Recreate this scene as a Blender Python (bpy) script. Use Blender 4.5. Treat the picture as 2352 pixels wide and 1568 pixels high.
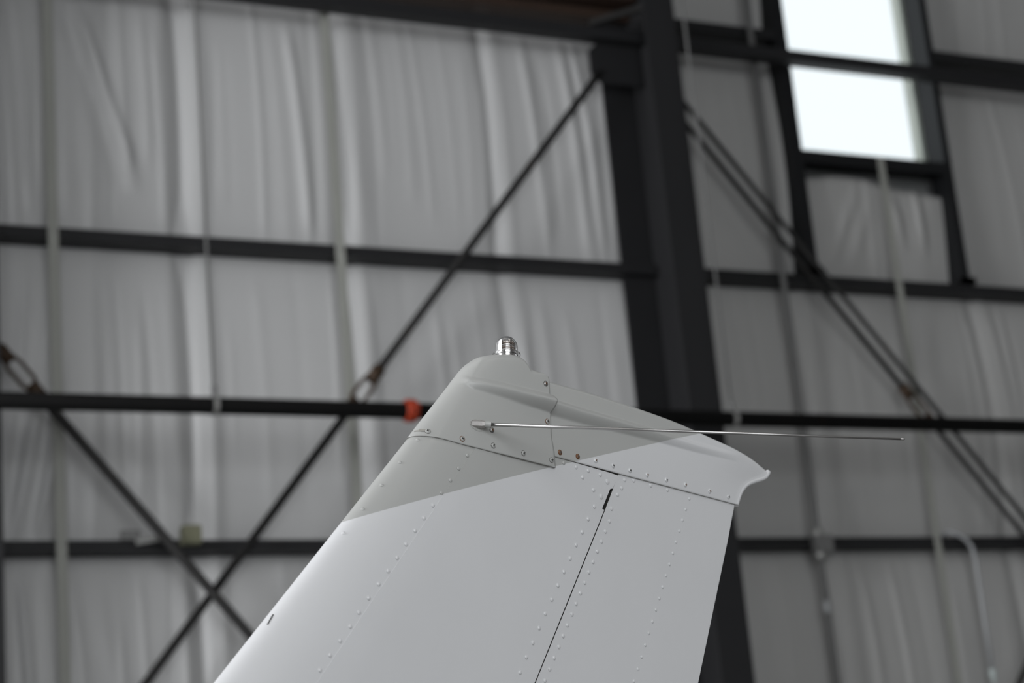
import bpy, bmesh, math, random
import numpy as np
from mathutils import Vector, Matrix
from mathutils.bvhtree import BVHTree

for o in list(bpy.data.objects):
    bpy.data.objects.remove(o, do_unlink=True)
SC = bpy.context.scene
COL = SC.collection

# ------------------------------------------------------------------ camera
cam_data = bpy.data.cameras.new('camera')
cam_data.sensor_width = 36.0
cam_data.lens = 70.0
cam_data.clip_start = 0.05
cam_data.clip_end = 300
cam_data.dof.use_dof = True
cam_data.dof.focus_distance = 2.93
cam_data.dof.aperture_fstop = 4.2
cam_data.dof.aperture_blades = 9
cam = bpy.data.objects.new('camera', cam_data)
COL.objects.link(cam)
rows = ((0.90334, -0.038516, -0.427193), (-0.419628, -0.285605, -0.861593), (-0.088823, 0.957573, -0.274161))
cam.matrix_world = Matrix.Translation((0.0, -12.0, 1.6)) @ Matrix(rows).to_4x4()
SC.camera = cam

# ------------------------------------------------------------------ sky, lights, exposure
world = bpy.data.worlds.new('overcast_sky')
SC.world = world
world.use_nodes = True
bg = world.node_tree.nodes['Background']
bg.inputs[0].default_value = (0.93, 0.97, 1.0, 1)
bg.inputs[1].default_value = 1.95

def area_light(name, loc, target, sx, sy, power, color):
    d = bpy.data.lights.new(name, 'AREA')
    d.shape = 'RECTANGLE'
    d.size, d.size_y, d.energy, d.color = sx, sy, power, color
    o = bpy.data.objects.new(name, d)
    COL.objects.link(o)
    o.location = loc
    o.rotation_euler = (Vector(target) - Vector(loc)).to_track_quat('-Z', 'Y').to_euler()
    return o

# daylight through the open side door in the left wall, close to the back wall
area_light('side_door_daylight', (-9.45, -5.2, 6.4), (0, -5.2, 6.4), 7.0, 5.6, 2150, (0.97, 0.98, 1.0))
# daylight through the big hangar door behind the camera
area_light('front_door_daylight', (-0.5, -19.9, 6.2), (-0.5, 0, 6.2), 9.0, 5.2, 640, (0.97, 0.985, 1.0))
# rows of ceiling lamps
for lx in (-3.0, 4.0, 11.0):
    area_light('ceiling_lamp_light', (lx, -13.0, 9.0), (lx, -13.0, 0.0), 0.6, 5.0, 60, (1.0, 0.96, 0.9))

SC.view_settings.view_transform = 'Standard'
SC.view_settings.look = 'None'
SC.view_settings.exposure = -0.62
SC.view_settings.gamma = 1.0
SC.view_settings.use_curve_mapping = False
SC.cycles.use_denoising = True

# ------------------------------------------------------------------ helpers
def tag(o, label=None, category=None, group=None, kind=None):
    if label: o['label'] = label
    if category: o['category'] = category
    if group: o['group'] = group
    if kind: o['kind'] = kind
    return o

def link(name, data, parent=None):
    o = bpy.data.objects.new(name, data)
    COL.objects.link(o)
    if parent: o.parent = parent
    return o

def empty(name, loc=(0, 0, 0), rz=0.0):
    o = link(name, None)
    o.location = loc
    o.rotation_euler = (0, 0, rz)
    o.empty_display_size = 0.1
    return o

def obj(name, bm, mats, parent=None, smooth=False, recalc=True):
    if recalc:
        bmesh.ops.recalc_face_normals(bm, faces=bm.faces)
    me = bpy.data.meshes.new(name)
    bm.to_mesh(me)
    bm.free()
    for m in (mats if isinstance(mats, (list, tuple)) else [mats]):
        me.materials.append(m)
    if smooth:
        me.polygons.foreach_set('use_smooth', [True] * len(me.polygons))
    return link(name, me, parent)

def add_box(bm, x0, x1, y0, y1, z0, z1, bev=0.0):
    r = bmesh.ops.create_cube(bm, size=1.0)
    vs = r['verts']
    for v in vs:
        v.co = Vector(((x0 + x1) / 2 + v.co.x * (x1 - x0), (y0 + y1) / 2 + v.co.y * (y1 - y0), (z0 + z1) / 2 + v.co.z * (z1 - z0)))
    if bev > 0:
        es = list({e for v in vs for e in v.link_edges})
        bmesh.ops.bevel(bm, geom=es, offset=bev, segments=2, profile=0.5, affect='EDGES')

def box(name, dims, mat, parent=None, bev=0.0):
    bm = bmesh.new()
    add_box(bm, *dims, bev=bev)
    return obj(name, bm, mat, parent)

def add_tube(bm, pts, rad, seg=16, caps=True, mat=0):
    pts = [Vector(p) for p in pts]
    n = len(pts)
    rads = rad if isinstance(rad, (list, tuple)) else [rad] * n
    rings = []
    ref = None
    for i, p in enumerate(pts):
        d = (pts[min(i + 1, n - 1)] - pts[max(i - 1, 0)]).normalized()
        if ref is None:
            ref = d.orthogonal().normalized()
        a = (ref - d * ref.dot(d)).normalized()
        ref = a
        b = d.cross(a)
        rings.append([bm.verts.new(p + (a * math.cos(2 * math.pi * k / seg) + b * math.sin(2 * math.pi * k / seg)) * rads[i]) for k in range(seg)])
    for i in range(n - 1):
        for k in range(seg):
            f = bm.faces.new((rings[i][k], rings[i][(k + 1) % seg], rings[i + 1][(k + 1) % seg], rings[i + 1][k]))
            f.smooth = True
            f.material_index = mat
    if caps:
        for q in (rings[0][::-1], rings[-1]):
            f = bm.faces.new(q)
            f.material_index = mat

def tube(name, pts, rad, mat, parent=None, seg=16):
    bm = bmesh.new()
    add_tube(bm, pts, rad, seg)
    return obj(name, bm, mat, parent)

def add_lathe(bm, prof, seg=24, axis=((0, 0, 0), (0, 0, 1)), mat=0, smooth=True):
    c = Vector(axis[0]); d = Vector(axis[1]).normalized()
    a = d.orthogonal().normalized(); b = d.cross(a)
    rings = []
    sharp = set()
    for i in range(1, len(prof) - 1):
        v1 = Vector((prof[i][0] - prof[i - 1][0], prof[i][1] - prof[i - 1][1])); v2 = Vector((prof[i + 1][0] - prof[i][0], prof[i + 1][1] - prof[i][1]))
        if v1.length > 0 and v2.length > 0 and v1.angle(v2) > 0.6: sharp.add(i)
    for r_, z_ in prof:
        if r_ < 1e-7:
            rings.append([bm.verts.new(c + d * z_)])
        else:
            rings.append([bm.verts.new(c + d * z_ + (a * math.cos(2 * math.pi * k / seg) + b * math.sin(2 * math.pi * k / seg)) * r_) for k in range(seg)])
    for A, B in zip(rings[:-1], rings[1:]):
        for k in range(seg):
            k2 = (k + 1) % seg
            if len(A) == 1 and len(B) == 1: continue
            if len(A) == 1: f = bm.faces.new((A[0], B[k], B[k2]))
            elif len(B) == 1: f = bm.faces.new((A[k], A[k2], B[0]))
            else: f = bm.faces.new((A[k], A[k2], B[k2], B[k]))
            f.smooth = smooth
            f.material_index = mat
    for i in sharp | {0, len(prof) - 1}:
        R_ = rings[i]
        for k in range(len(R_)):
            e_ = bm.edges.get((R_[k], R_[(k + 1) % len(R_)])) if len(R_) > 1 else None
            if e_: e_.smooth = False

def lathe(name, prof, mat, parent=None, seg=24, axis=((0, 0, 0), (0, 0, 1)), smooth=True):
    bm = bmesh.new()
    add_lathe(bm, prof, seg, axis, 0, smooth)
    bmesh.ops.remove_doubles(bm, verts=bm.verts, dist=1e-6)
    return obj(name, bm, mat, parent)

def extrude_profile(name, prof, x0, x1, mat, parent=None, axis='X'):
    """prof: list of (a, b) outline; extruded along X (a=y, b=z) or along Z (a=x, b=y)"""
    bm = bmesh.new()
    mk = (lambda a, b, t: (t, a, b)) if axis == 'X' else (lambda a, b, t: (a, b, t))
    A = [bm.verts.new(mk(a, b, x0)) for a, b in prof]
    B = [bm.verts.new(mk(a, b, x1)) for a, b in prof]
    n = len(prof)
    for i in range(n):
        bm.faces.new((A[i], A[(i + 1) % n], B[(i + 1) % n], B[i]))
    bm.faces.new(A[::-1]); bm.faces.new(B)
    return obj(name, bm, mat, parent)

# ------------------------------------------------------------------ materials
def new_mat(name):
    m = bpy.data.materials.new(name)
    m.use_nodes = True
    nt = m.node_tree
    return m, nt, nt.nodes['Principled BSDF']

def mat_plain(name, col, rough=0.5, metal=0.0, var=0.12, scale=6.0, spec=0.5, coat=0.0, bump=0.0, rust=None, rust_amt=0.5):
    m, nt, p = new_mat(name)
    N = nt.nodes
    tc = N.new('ShaderNodeTexCoord')
    nz = N.new('ShaderNodeTexNoise')
    nz.inputs['Scale'].default_value = scale
    nz.inputs['Detail'].default_value = 5
    nt.links.new(tc.outputs['Object'], nz.inputs['Vector'])
    mix = N.new('ShaderNodeMix'); mix.data_type = 'RGBA'
    mix.inputs[6].default_value = tuple(c * (1 - var) for c in col) + (1,)
    mix.inputs[7].default_value = tuple(min(1, c * (1 + var)) for c in col) + (1,)
    nt.links.new(nz.outputs['Fac'], mix.inputs[0])
    out = mix.outputs[2]
    if rust:
        n2 = N.new('ShaderNodeTexNoise'); n2.inputs['Scale'].default_value = scale * 1.7; n2.inputs['Detail'].default_value = 6
        nt.links.new(tc.outputs['Object'], n2.inputs['Vector'])
        rp = N.new('ShaderNodeValToRGB')
        rp.color_ramp.elements[0].position = rust_amt
        rp.color_ramp.elements[1].position = min(1.0, rust_amt + 0.12)
        nt.links.new(n2.outputs['Fac'], rp.inputs[0])
        mx2 = N.new('ShaderNodeMix'); mx2.data_type = 'RGBA'
        nt.links.new(rp.outputs[0], mx2.inputs[0])
        nt.links.new(out, mx2.inputs[6])
        mx2.inputs[7].default_value = tuple(rust) + (1,)
        out = mx2.outputs[2]
    nt.links.new(out, p.inputs['Base Color'])
    p.inputs['Roughness'].default_value = rough
    p.inputs['Metallic'].default_value = metal
    p.inputs['Specular IOR Level'].default_value = spec
    p.inputs['Coat Weight'].default_value = coat
    if bump > 0:
        b = N.new('ShaderNodeBump'); b.inputs['Strength'].default_value = bump
        b.inputs['Distance'].default_value = 0.002
        nt.links.new(nz.outputs['Fac'], b.inputs['Height'])
        nt.links.new(b.outputs[0], p.inputs['Normal'])
    return m

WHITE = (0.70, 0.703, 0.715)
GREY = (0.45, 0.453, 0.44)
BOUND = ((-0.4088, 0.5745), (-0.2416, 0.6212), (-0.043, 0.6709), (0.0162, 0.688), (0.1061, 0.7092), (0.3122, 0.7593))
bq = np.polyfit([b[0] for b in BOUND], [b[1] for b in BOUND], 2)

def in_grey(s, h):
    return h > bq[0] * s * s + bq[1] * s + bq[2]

def mat_two_tone():
    """white lower paint and light grey upper paint, masked along a sloping line on the tail"""
    m, nt, p = new_mat('two_tone_tail_paint')
    N, L = nt.nodes, nt.links
    tc = N.new('ShaderNodeTexCoord')
    sp = N.new('ShaderNodeSeparateXYZ'); L.new(tc.outputs['Object'], sp.inputs[0])
    def mth(op, a, b):
        n = N.new('ShaderNodeMath'); n.operation = op
        for i, v in enumerate((a, b)):
            if isinstance(v, (int, float)): n.inputs[i].default_value = v
            else: L.new(v, n.inputs[i])
        return n.outputs[0]
    x, z = sp.outputs['X'], sp.outputs['Z']
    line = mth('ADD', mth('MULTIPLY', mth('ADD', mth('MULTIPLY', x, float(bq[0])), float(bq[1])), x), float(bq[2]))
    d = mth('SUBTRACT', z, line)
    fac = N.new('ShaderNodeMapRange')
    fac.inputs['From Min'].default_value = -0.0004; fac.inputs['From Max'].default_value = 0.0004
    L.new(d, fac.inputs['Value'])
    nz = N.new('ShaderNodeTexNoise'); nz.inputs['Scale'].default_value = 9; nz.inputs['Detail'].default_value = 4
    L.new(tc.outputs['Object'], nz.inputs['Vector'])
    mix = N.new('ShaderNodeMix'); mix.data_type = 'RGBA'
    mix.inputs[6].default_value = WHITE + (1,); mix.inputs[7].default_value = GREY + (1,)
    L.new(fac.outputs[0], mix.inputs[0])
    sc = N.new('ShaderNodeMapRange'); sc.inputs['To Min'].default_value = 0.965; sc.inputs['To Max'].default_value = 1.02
    L.new(nz.outputs['Fac'], sc.inputs['Value'])
    mul = N.new('ShaderNodeMix'); mul.data_type = 'RGBA'; mul.blend_type = 'MULTIPLY'; mul.inputs[0].default_value = 1.0
    L.new(mix.outputs[2], mul.inputs[6]); L.new(sc.outputs[0], mul.inputs[7])
    L.new(mul.outputs[2], p.inputs['Base Color'])
    p.inputs['Roughness'].default_value = 0.40
    p.inputs['Coat Weight'].default_value = 0.12
    p.inputs['Coat Roughness'].default_value = 0.12
    n2 = N.new('ShaderNodeTexNoise'); n2.inputs['Scale'].default_value = 5; n2.inputs['Detail'].default_value = 1
    L.new(tc.outputs['Object'], n2.inputs['Vector'])
    b = N.new('ShaderNodeBump'); b.inputs['Strength'].default_value = 0.12; b.inputs['Distance'].default_value = 0.004
    L.new(n2.outputs['Fac'], b.inputs['Height']); L.new(b.outputs[0], p.inputs['Normal'])
    return m

M = {}
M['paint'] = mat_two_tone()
M['white_paint'] = mat_plain('white_rivet_paint', WHITE, 0.25, var=0.02, coat=0.4)
M['grey_paint'] = mat_plain('grey_rivet_paint', GREY, 0.3, var=0.02, coat=0.2)
M['inside'] = mat_plain('dark_gap_inside', (0.045, 0.045, 0.042), 0.8)  # shade inside the hollow gaps put into the colour of the closing faces
M['lip'] = mat_plain('fibreglass_edge', (0.33, 0.32, 0.30), 0.6)
M['recess'] = mat_plain('dark_recess', (0.03, 0.028, 0.025), 0.7)  # dark cross standing in for the sunk screw recess
M['rusty'] = mat_plain('rusty_screw', (0.19, 0.09, 0.045), 0.6, metal=0.3, var=0.35, scale=400, rust=(0.34, 0.27, 0.20), rust_amt=0.55)
M['bare'] = mat_plain('bare_steel_screw', (0.42, 0.41, 0.40), 0.3, metal=1.0, var=0.2, scale=300)
M['steel_rod'] = mat_plain('stainless_rod', (0.50, 0.49, 0.485), 0.33, metal=1.0, var=0.06, scale=60)
M['ferrule'] = mat_plain('worn_ferrule', (0.46, 0.44, 0.43), 0.5, metal=0.5, var=0.15, scale=300, rust=(0.12, 0.10, 0.09), rust_amt=0.62)
M['chip'] = mat_plain('chipped_edge', (0.45, 0.45, 0.43), 0.6, var=0.3, scale=500, rust=(0.08, 0.075, 0.07), rust_amt=0.42)
M['chrome'] = mat_plain('polished_aluminium', (0.85, 0.83, 0.82), 0.15, metal=1.0, var=0.04, scale=90)
M['led'] = mat_plain('led_lens', (0.80, 0.74, 0.68), 0.12, var=0.1, scale=200, coat=0.6)
M['pcb'] = mat_plain('copper_ring', (0.42, 0.33, 0.28), 0.35, metal=0.7, var=0.2, scale=200)
M['scuff'] = mat_plain('dark_scuff', (0.12, 0.12, 0.12), 0.6)

def mat_glass(name, rough=0.02, ior=1.45, tint=(1, 1, 1)):
    m, nt, p = new_mat(name)
    N = nt.nodes
    nz = N.new('ShaderNodeTexNoise'); nz.inputs['Scale'].default_value = 40
    mr = N.new('ShaderNodeMapRange'); mr.inputs['To Min'].default_value = rough; mr.inputs['To Max'].default_value = rough + 0.02
    nt.links.new(nz.outputs['Fac'], mr.inputs['Value']); nt.links.new(mr.outputs[0], p.inputs['Roughness'])
    p.inputs['Base Color'].default_value = tint + (1,)
    p.inputs['Transmission Weight'].default_value = 1.0
    p.inputs['IOR'].default_value = ior
    return m
M['glass'] = mat_glass('clear_dome_glass')

def mat_pane():
    m, nt, p = new_mat('window_glazing')
    N, L = nt.nodes, nt.links
    tr = N.new('ShaderNodeBsdfTransparent'); tr.inputs[0].default_value = (0.95, 0.97, 0.97, 1)
    gl = N.new('ShaderNodeBsdfGlossy'); gl.inputs['Roughness'].default_value = 0.03
    ms = N.new('ShaderNodeMixShader')
    ms.inputs[0].default_value = 0.06; L.new(tr.outputs[0], ms.inputs[1]); L.new(gl.outputs[0], ms.inputs[2])
    L.new(ms.outputs[0], N['Material Output'].inputs[0])
    return m
M['pane'] = mat_pane()

STEEL = (0.017, 0.017, 0.0185)
M['steel'] = mat_plain('charcoal_painted_steel', STEEL, 0.55, spec=0.3, var=0.12, scale=3)
M['column'] = mat_plain('charcoal_painted_column', (0.02, 0.02, 0.0215), 0.55, spec=0.3, var=0.1, scale=2)
M['oxide'] = mat_plain('red_oxide_steel', (0.04, 0.022, 0.014), 0.6, var=0.3, scale=4)
M['brace'] = mat_plain('dark_brace_rod', (0.019, 0.0185, 0.018), 0.6, spec=0.25, var=0.2, scale=5, rust=(0.024, 0.016, 0.01), rust_amt=0.62)
M['turnbuckle'] = mat_plain('rusty_turnbuckle', (0.048, 0.026, 0.012), 0.7, var=0.35, scale=14)
M['pipe'] = mat_plain('black_sprinkler_pipe', (0.006, 0.006, 0.006), 0.7, spec=0.12, var=0.2, scale=4, rust=(0.014, 0.009, 0.005), rust_amt=0.66)
M['coupling'] = mat_plain('orange_coupling', (0.36, 0.035, 0.007), 0.5, var=0.15, scale=20)
M['galv'] = mat_plain('galvanised_metal', (0.32, 0.32, 0.31), 0.45, metal=0.4, var=0.15, scale=20)
M['strap'] = mat_plain('pale_green_grey_strap', (0.36, 0.365, 0.335), 0.55, var=0.08, scale=4)
M['conduit'] = mat_plain('grey_conduit', (0.17, 0.17, 0.168), 0.5, var=0.1, scale=6)
M['hose'] = mat_plain('pale_grey_hose', (0.36, 0.37, 0.38), 0.35, var=0.12, scale=10)
M['yellow'] = mat_plain('faded_yellow_box', (0.20, 0.20, 0.13), 0.6, var=0.15, scale=12)
M['cream'] = mat_plain('cream_window_frame', (0.55, 0.56, 0.50), 0.45, var=0.04)
M['frame'] = mat_plain('dark_window_frame', (0.012, 0.0125, 0.014), 0.5, var=0.1, spec=0.25)
M['vinyl'] = mat_plain('white_vinyl_insulation', (0.60, 0.60, 0.60), 0.4, var=0.03, scale=2.5, spec=0.5)
M['shaded_vinyl'] = mat_plain('shaded_vinyl_insulation', (0.50, 0.498, 0.49), 0.4, var=0.04, scale=2.5, spec=0.5)  # same vinyl, darkened: the right bay's weaker light put into its colour
M['deck'] = mat_plain('grey_roof_deck', (0.30, 0.30, 0.30), 0.6)
M['sheet'] = mat_plain('outer_wall_sheet', (0.35, 0.36, 0.36), 0.5, var=0.08)
M['concrete'] = mat_plain('concrete_floor', (0.15, 0.147, 0.143), 0.6, var=0.15, scale=0.8)

# ------------------------------------------------------------------ the hangar shell
ZF, ZC = -0.35, 9.6           # floor and eaves
XL, XR, YF = -9.6, 16.0, -20.0
WIN = (8.475, 9.835, 7.0, 9.0)    # window opening in the back wall: x0, x1, z0, z1

def structure(o, label, category):
    return tag(o, label, category, kind='structure')

structure(box('floor', (XL, XR, YF, 0.2, ZF - 0.15, ZF), M['concrete']), 'grey concrete hangar floor below the tail', 'floor')
structure(box('ceiling', (XL, XR, YF, 0.2, ZC, ZC + 0.15), M['deck']), 'grey hangar ceiling above the frame', 'ceiling')
structure(box('wall_right', (XR, XR + 0.15, YF, 0.2, ZF, ZC), M['deck']), 'grey side wall to the right of the frame', 'wall')
bm = bmesh.new()
add_box(bm, XL, -5.2, YF - 0.15, YF, ZF, ZC)
add_box(bm, 4.2, XR, YF - 0.15, YF, ZF, ZC)
add_box(bm, -5.2, 4.2, YF - 0.15, YF, 9.2, ZC)
structure(obj('wall_front', bm, M['deck']), 'grey hangar wall with an open door behind the camera', 'wall')
bm = bmesh.new()
add_box(bm, XL - 0.15, XL, YF, -9.0, ZF, ZC)
add_box(bm, XL - 0.15, XL, -1.5, 0.2, ZF, ZC)
add_box(bm, XL - 0.15, XL, -9.0, -1.5, 9.3, ZC)
structure(obj('wall_left', bm, M['vinyl']), 'pale side wall with the open hangar side door', 'wall')
bm = bmesh.new()
add_box(bm, XL, WIN[0], 0.14, 0.18, ZF, ZC)
add_box(bm, WIN[1] + 0.06, XR, 0.14, 0.18, ZF, ZC)
add_box(bm, WIN[0], WIN[1] + 0.06, 0.14, 0.18, ZF, WIN[2])
add_box(bm, WIN[0], WIN[1] + 0.06, 0.14, 0.18, WIN[3], ZC)
wall_back = structure(obj('wall_back', bm, M['sheet']), 'hangar wall lined with wrinkled white vinyl insulation behind the tail', 'wall')

# insulation blankets: relief of the draped vinyl facing, bulging between the girts
GIRT_Z = (1.98, 3.98, 5.98, 7.98, 9.98)
rng = random.Random(11)
FOLDS = []      # x at band bottom, lean, half width, height, z0, z1
def fold(x, lean, w, a, z0, z1, soft=0.25): FOLDS.append((x, lean, w, a, z0, z1, soft))
for zb0, zb1 in ((-0.35, 1.98), (1.98, 3.98), (3.98, 5.98), (5.98, 7.98), (7.98, 9.6)):
    x = -1.0
    while x < 13.0:
        dense = 1.0 if x > 3.5 else 1.6
        fold(x, rng.gauss(0.0, 0.03), rng.uniform(0.018, 0.05), rng.uniform(0.002, 0.007) * dense * rng.choice((1, 1, -0.8)), zb0 + rng.uniform(-0.2, 0.5), zb1 + rng.uniform(-0.5, 0.2))
        x += rng.uniform(0.07, 0.26) / dense
# strong slanting pleats near the left column
for args in ((3.31, -0.29, 0.04, 0.036, 6.30, 7.65), (3.21, -0.29, 0.05, -0.022, 6.3, 7.7), (2.52, -0.05, 0.035, 0.020, 6.0, 7.9), (2.62, -0.06, 0.03, 0.017, 6.1, 7.9),
             (2.44, -0.04, 0.03, 0.016, 6.0, 7.7), (2.42, 0.13, 0.03, 0.016, 4.5, 5.8), (2.53, 0.12, 0.03, 0.015, 4.1, 5.7), (2.62, 0.14, 0.035, 0.018, 4.0, 5.2),
             (2.46, 0.17, 0.035, 0.048, 4.0, 4.9), (2.60, 0.18, 0.03, 0.045, 4.0, 4.7), (2.68, -0.04, 0.03, 0.018, 2.4, 3.8), (2.56, -0.04, 0.026, 0.036, 2.2, 3.85),
             (2.9, -0.07, 0.04, 0.014, 2.4, 3.7), (3.1, -0.08, 0.05, 0.010, 2.4, 3.6),
             (4.50, -0.06, 0.04, 0.016, 6.0, 7.7), (4.75, -0.03, 0.035, 0.012, 6.0, 7.8), (6.62, -0.05, 0.04, 0.015, 6.0, 7.8), (6.75, -0.06, 0.03, 0.013, 6.0, 7.8), (6.3, -0.05, 0.04, 0.012, 6.0, 7.8),
             (9.96, -0.02, 0.03, 0.012, 4.0, 5.9), (10.2, -0.03, 0.03, 0.010, 4.0, 5.9), (8.62, -0.02, 0.04, 0.012, 2.2, 3.9), (8.9, -0.03, 0.03, 0.010, 2.2, 3.9)):
    fold(*args)
# crumpled piece below the window
for args in ((8.66, 0.5, 0.05, 0.022, 6.05, 6.8), (8.85, 0.45, 0.06, 0.016, 6.05, 6.7), (9.45, -0.35, 0.05, 0.026, 6.3, 6.85), (9.62, -0.1, 0.035, 0.03, 6.2, 6.9), (9.5, -0.2, 0.03, -0.02, 6.25, 6.7)):
    fold(*args)
SEAMS = (3.60, 4.74, 5.88, 8.30, 9.98, 11.2)

def relief(X, Z):
    B = np.full(X.shape, 0.014)
    for i in range(len(GIRT_Z) - 1):
        z0, z1 = GIRT_Z[i], GIRT_Z[i + 1]
        fr = np.clip((Z - z0) / (z1 - z0), 0, 1)
        B += 0.075 * np.sin(np.pi * fr) * ((Z > z0) & (Z <= z1))
    for x, lean, w, a, z0, z1, soft in FOLDS:
        xc = x + lean * (Z - z0)
        fade = np.clip((Z - z0) / soft, 0, 1) * np.clip((z1 - Z) / soft, 0, 1)
        d = (X - xc) / w
        B += a * fade * np.exp(-d * d)
    for k, sx in enumerate(SEAMS):
        dpt = 0.05 if k == 0 else 0.02
        dx = X - sx
        B -= dpt * np.exp(-(dx / 0.055) ** 2)
        B += 0.35 * dpt * np.exp(-((dx - 0.13) / 0.05) ** 2)
    return np.maximum(B, 0.004)

def insulation(x0, x1, z0, z1, parent, hole=None, dx=0.013, dz=0.055, curve_top=False):
    nx = max(2, int((x1 - x0) / dx)); nz = max(2, int((z1 - z0) / dz))
    gx, gz = np.linspace(x0, x1, nx + 1), np.linspace(z0, z1, nz + 1)
    X, Z = np.meshgrid(gx, gz)
    if curve_top:
        f = (Z - z0) / (z1 - z0)
        u = (X - x0) / (x1 - x0)
        Z = z0 + (Z - z0) * (1 - f * 0.0) + f * (0.05 * np.sin(np.pi * np.clip(u * 1.5, 0, 1)) - 0.10 * np.clip(u - 0.45, 0, 1))
    Y = -relief(X, Z)
    verts = np.stack([X, Y, Z], -1).reshape(-1, 3)
    idx = np.arange((nz + 1) * (nx + 1)).reshape(nz + 1, nx + 1)
    q = np.stack([idx[:-1, :-1], idx[:-1, 1:], idx[1:, 1:], idx[1:, :-1]], -1).reshape(-1, 4)
    me = bpy.data.meshes.new('insulation_blanket')
    me.from_pydata(verts.tolist(), [], q.tolist())
    me.polygons.foreach_set('use_smooth', [True] * len(me.polygons))
    me.materials.append(M['vinyl' if x0 < 7.0 else 'shaded_vinyl'])
    o = link('insulation_blanket', me, parent)
    mod = o.modifiers.new('thickness', 'SOLIDIFY'); mod.thickness = 0.004; mod.offset = -1
    return o

edges = [XL, -1.0, 3.60, 4.74, 5.88, 7.09, 8.30]
for a, b in zip(edges[:-1], edges[1:]):
    insulation(a, b, ZF, ZC, wall_back, dx=0.2 if a == XL else 0.013)
insulation(8.30, WIN[0] + 0.02, ZF, ZC, wall_back)
insulation(WIN[0] + 0.02, WIN[1] + 0.03, ZF, 5.95, wall_back)
insulation(WIN[0] + 0.02, WIN[1] + 0.03, 5.95, 6.80, wall_back, curve_top=True)
insulation(WIN[0] + 0.02, WIN[1] + 0.03, WIN[3] + 0.1, ZC, wall_back)
insulation(WIN[1] + 0.03, 11.2, ZF, ZC, wall_back)
insulation(11.2, 13.0, ZF, ZC, wall_back)
insulation(13.0, XR, ZF, ZC, wall_back, dx=0.2)

# ------------------------------------------------------------------ window in the right bay
win = structure(empty('window_1', (9.15, 0.0, 7.0)), 'bright blown-out hangar window with dark posts at upper right', 'window')
def wbox(name, d, mat, bev=0.003):
    cx, cy, cz = win.location
    return box(name, (d[0] - cx, d[1] - cx, d[2] - cy, d[3] - cy, d[4] - cz, d[5] - cz), mat, win, bev)
wbox('glass_pane', (8.475, 9.83, 0.015, 0.021, 7.02, 8.98), M['pane'], 0)
wbox('jamb', (9.805, 9.895, 0.03, 0.14, 7.02, 9.0), M['cream'])
wbox('jamb', (8.44, 8.475, 0.03, 0.14, 7.02, 9.0), M['cream'])
wbox('head', (8.44, 9.90, 0.0, 0.14, 8.98, 9.05), M['cream'])
wbox('bottom_rail', (8.44, 9.90, 0.0, 0.13, 6.98, 7.06), M['frame'])
post_prof = lambda x0, x1: [(x0, -0.2), (x1, -0.2), (x1, -0.192), (x0 + 0.008, -0.192), (x0 + 0.008, -0.008), (x1, -0.008), (x1, 0.0), (x0, 0.0)]
cx, cy, cz = win.location
for x0, x1 in ((8.375, 8.475), (9.826, 9.89)):
    pst = extrude_profile('post', [(a - cx, b - cy) for a, b in post_prof(x0, x1)], 5.99 - cz, 9.5 - cz, M['frame'], win, axis='Z')
    bm = bmesh.new()
    for k in (0, 1):
        zz = 5.99 - cz
        add_box(bm, x0 - cx - 0.03, x1 - cx + 0.05, -0.215 - cy, -0.205 - cy, zz + 0.005, zz + 0.05)
        add_box(bm, x0 - cx - 0.03, x1 - cx + 0.05, -0.215 - cy, -0.1, zz, zz + 0.008)
    obj('clip_angle', bm, M['galv'], pst)
wbox('sill_beam', (8.475, 9.826, -0.2, 0.0, 6.94, 7.0), M['frame'])
wbox('sill_lip', (8.475, 9.826, -0.2, -0.19, 6.90, 6.94), M['frame'], 0)

# ------------------------------------------------------------------ steel frame
def column(cx_, fw, bw, lbl, gusset):
    c = tag(empty('steel_column', (cx_, -0.3, ZF)), lbl, 'column', 'steel columns of the hangar wall')
    h = ZC - ZF
    box('front_flange', (-fw / 2, fw / 2, -0.30, -0.284, 0, h), M['column'], c)
    box('back_flange', (-bw / 2, bw / 2, 0.165, 0.185, 0, h), M['steel'], c)
    box('web', (-0.007, 0.007, -0.284, 0.165, 0, h), M['column'], c)
    box('base_plate', (-0.24, 0.24, -0.36, 0.34, 0, 0.025), M['steel'], c)
    if gusset:
        for sx in (-1, 1):
            bm = bmesh.new()
            pts = [(0, 7.66), (-0.36, 7.66), (-0.45, 7.58), (-0.45, 7.40), (-0.38, 7.33), (0, 7.33)]
            A = [bm.verts.new((p[0] * (1 if sx < 0 else -0.6), -0.008, p[1] - ZF)) for p in pts]
            B = [bm.verts.new((p[0] * (1 if sx < 0 else -0.6), 0.008, p[1] - ZF)) for p in pts]
            for i in range(len(pts)):
                bm.faces.new((A[i], A[(i + 1) % len(pts)], B[(i + 1) % len(pts)], B[i]))
            bm.faces.new(A); bm.faces.new(B[::-1])
            obj('gusset_plate', bm, M['steel'], c)
        bm = bmesh.new()
        add_box(bm, -0.022, 0.022, -0.022, 0.022, 0, 0.42)
        kb = obj('knee_brace', bm, M['brace'], c)
        a, b = Vector((-0.46, -0.08, 7.755 - ZF)), Vector((-0.12, -0.27, 7.83 - ZF))
        kb.location = a
        kb.rotation_euler = (b - a).to_track_quat('Z', 'Y').to_euler()
    return c
column(7.092, 0.257, 0.54, 'tall charcoal steel column between the window bay and left bay', True)
column(2.17, 0.24, 0.40, 'charcoal steel column grazing the left edge of the photo', False)

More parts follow.
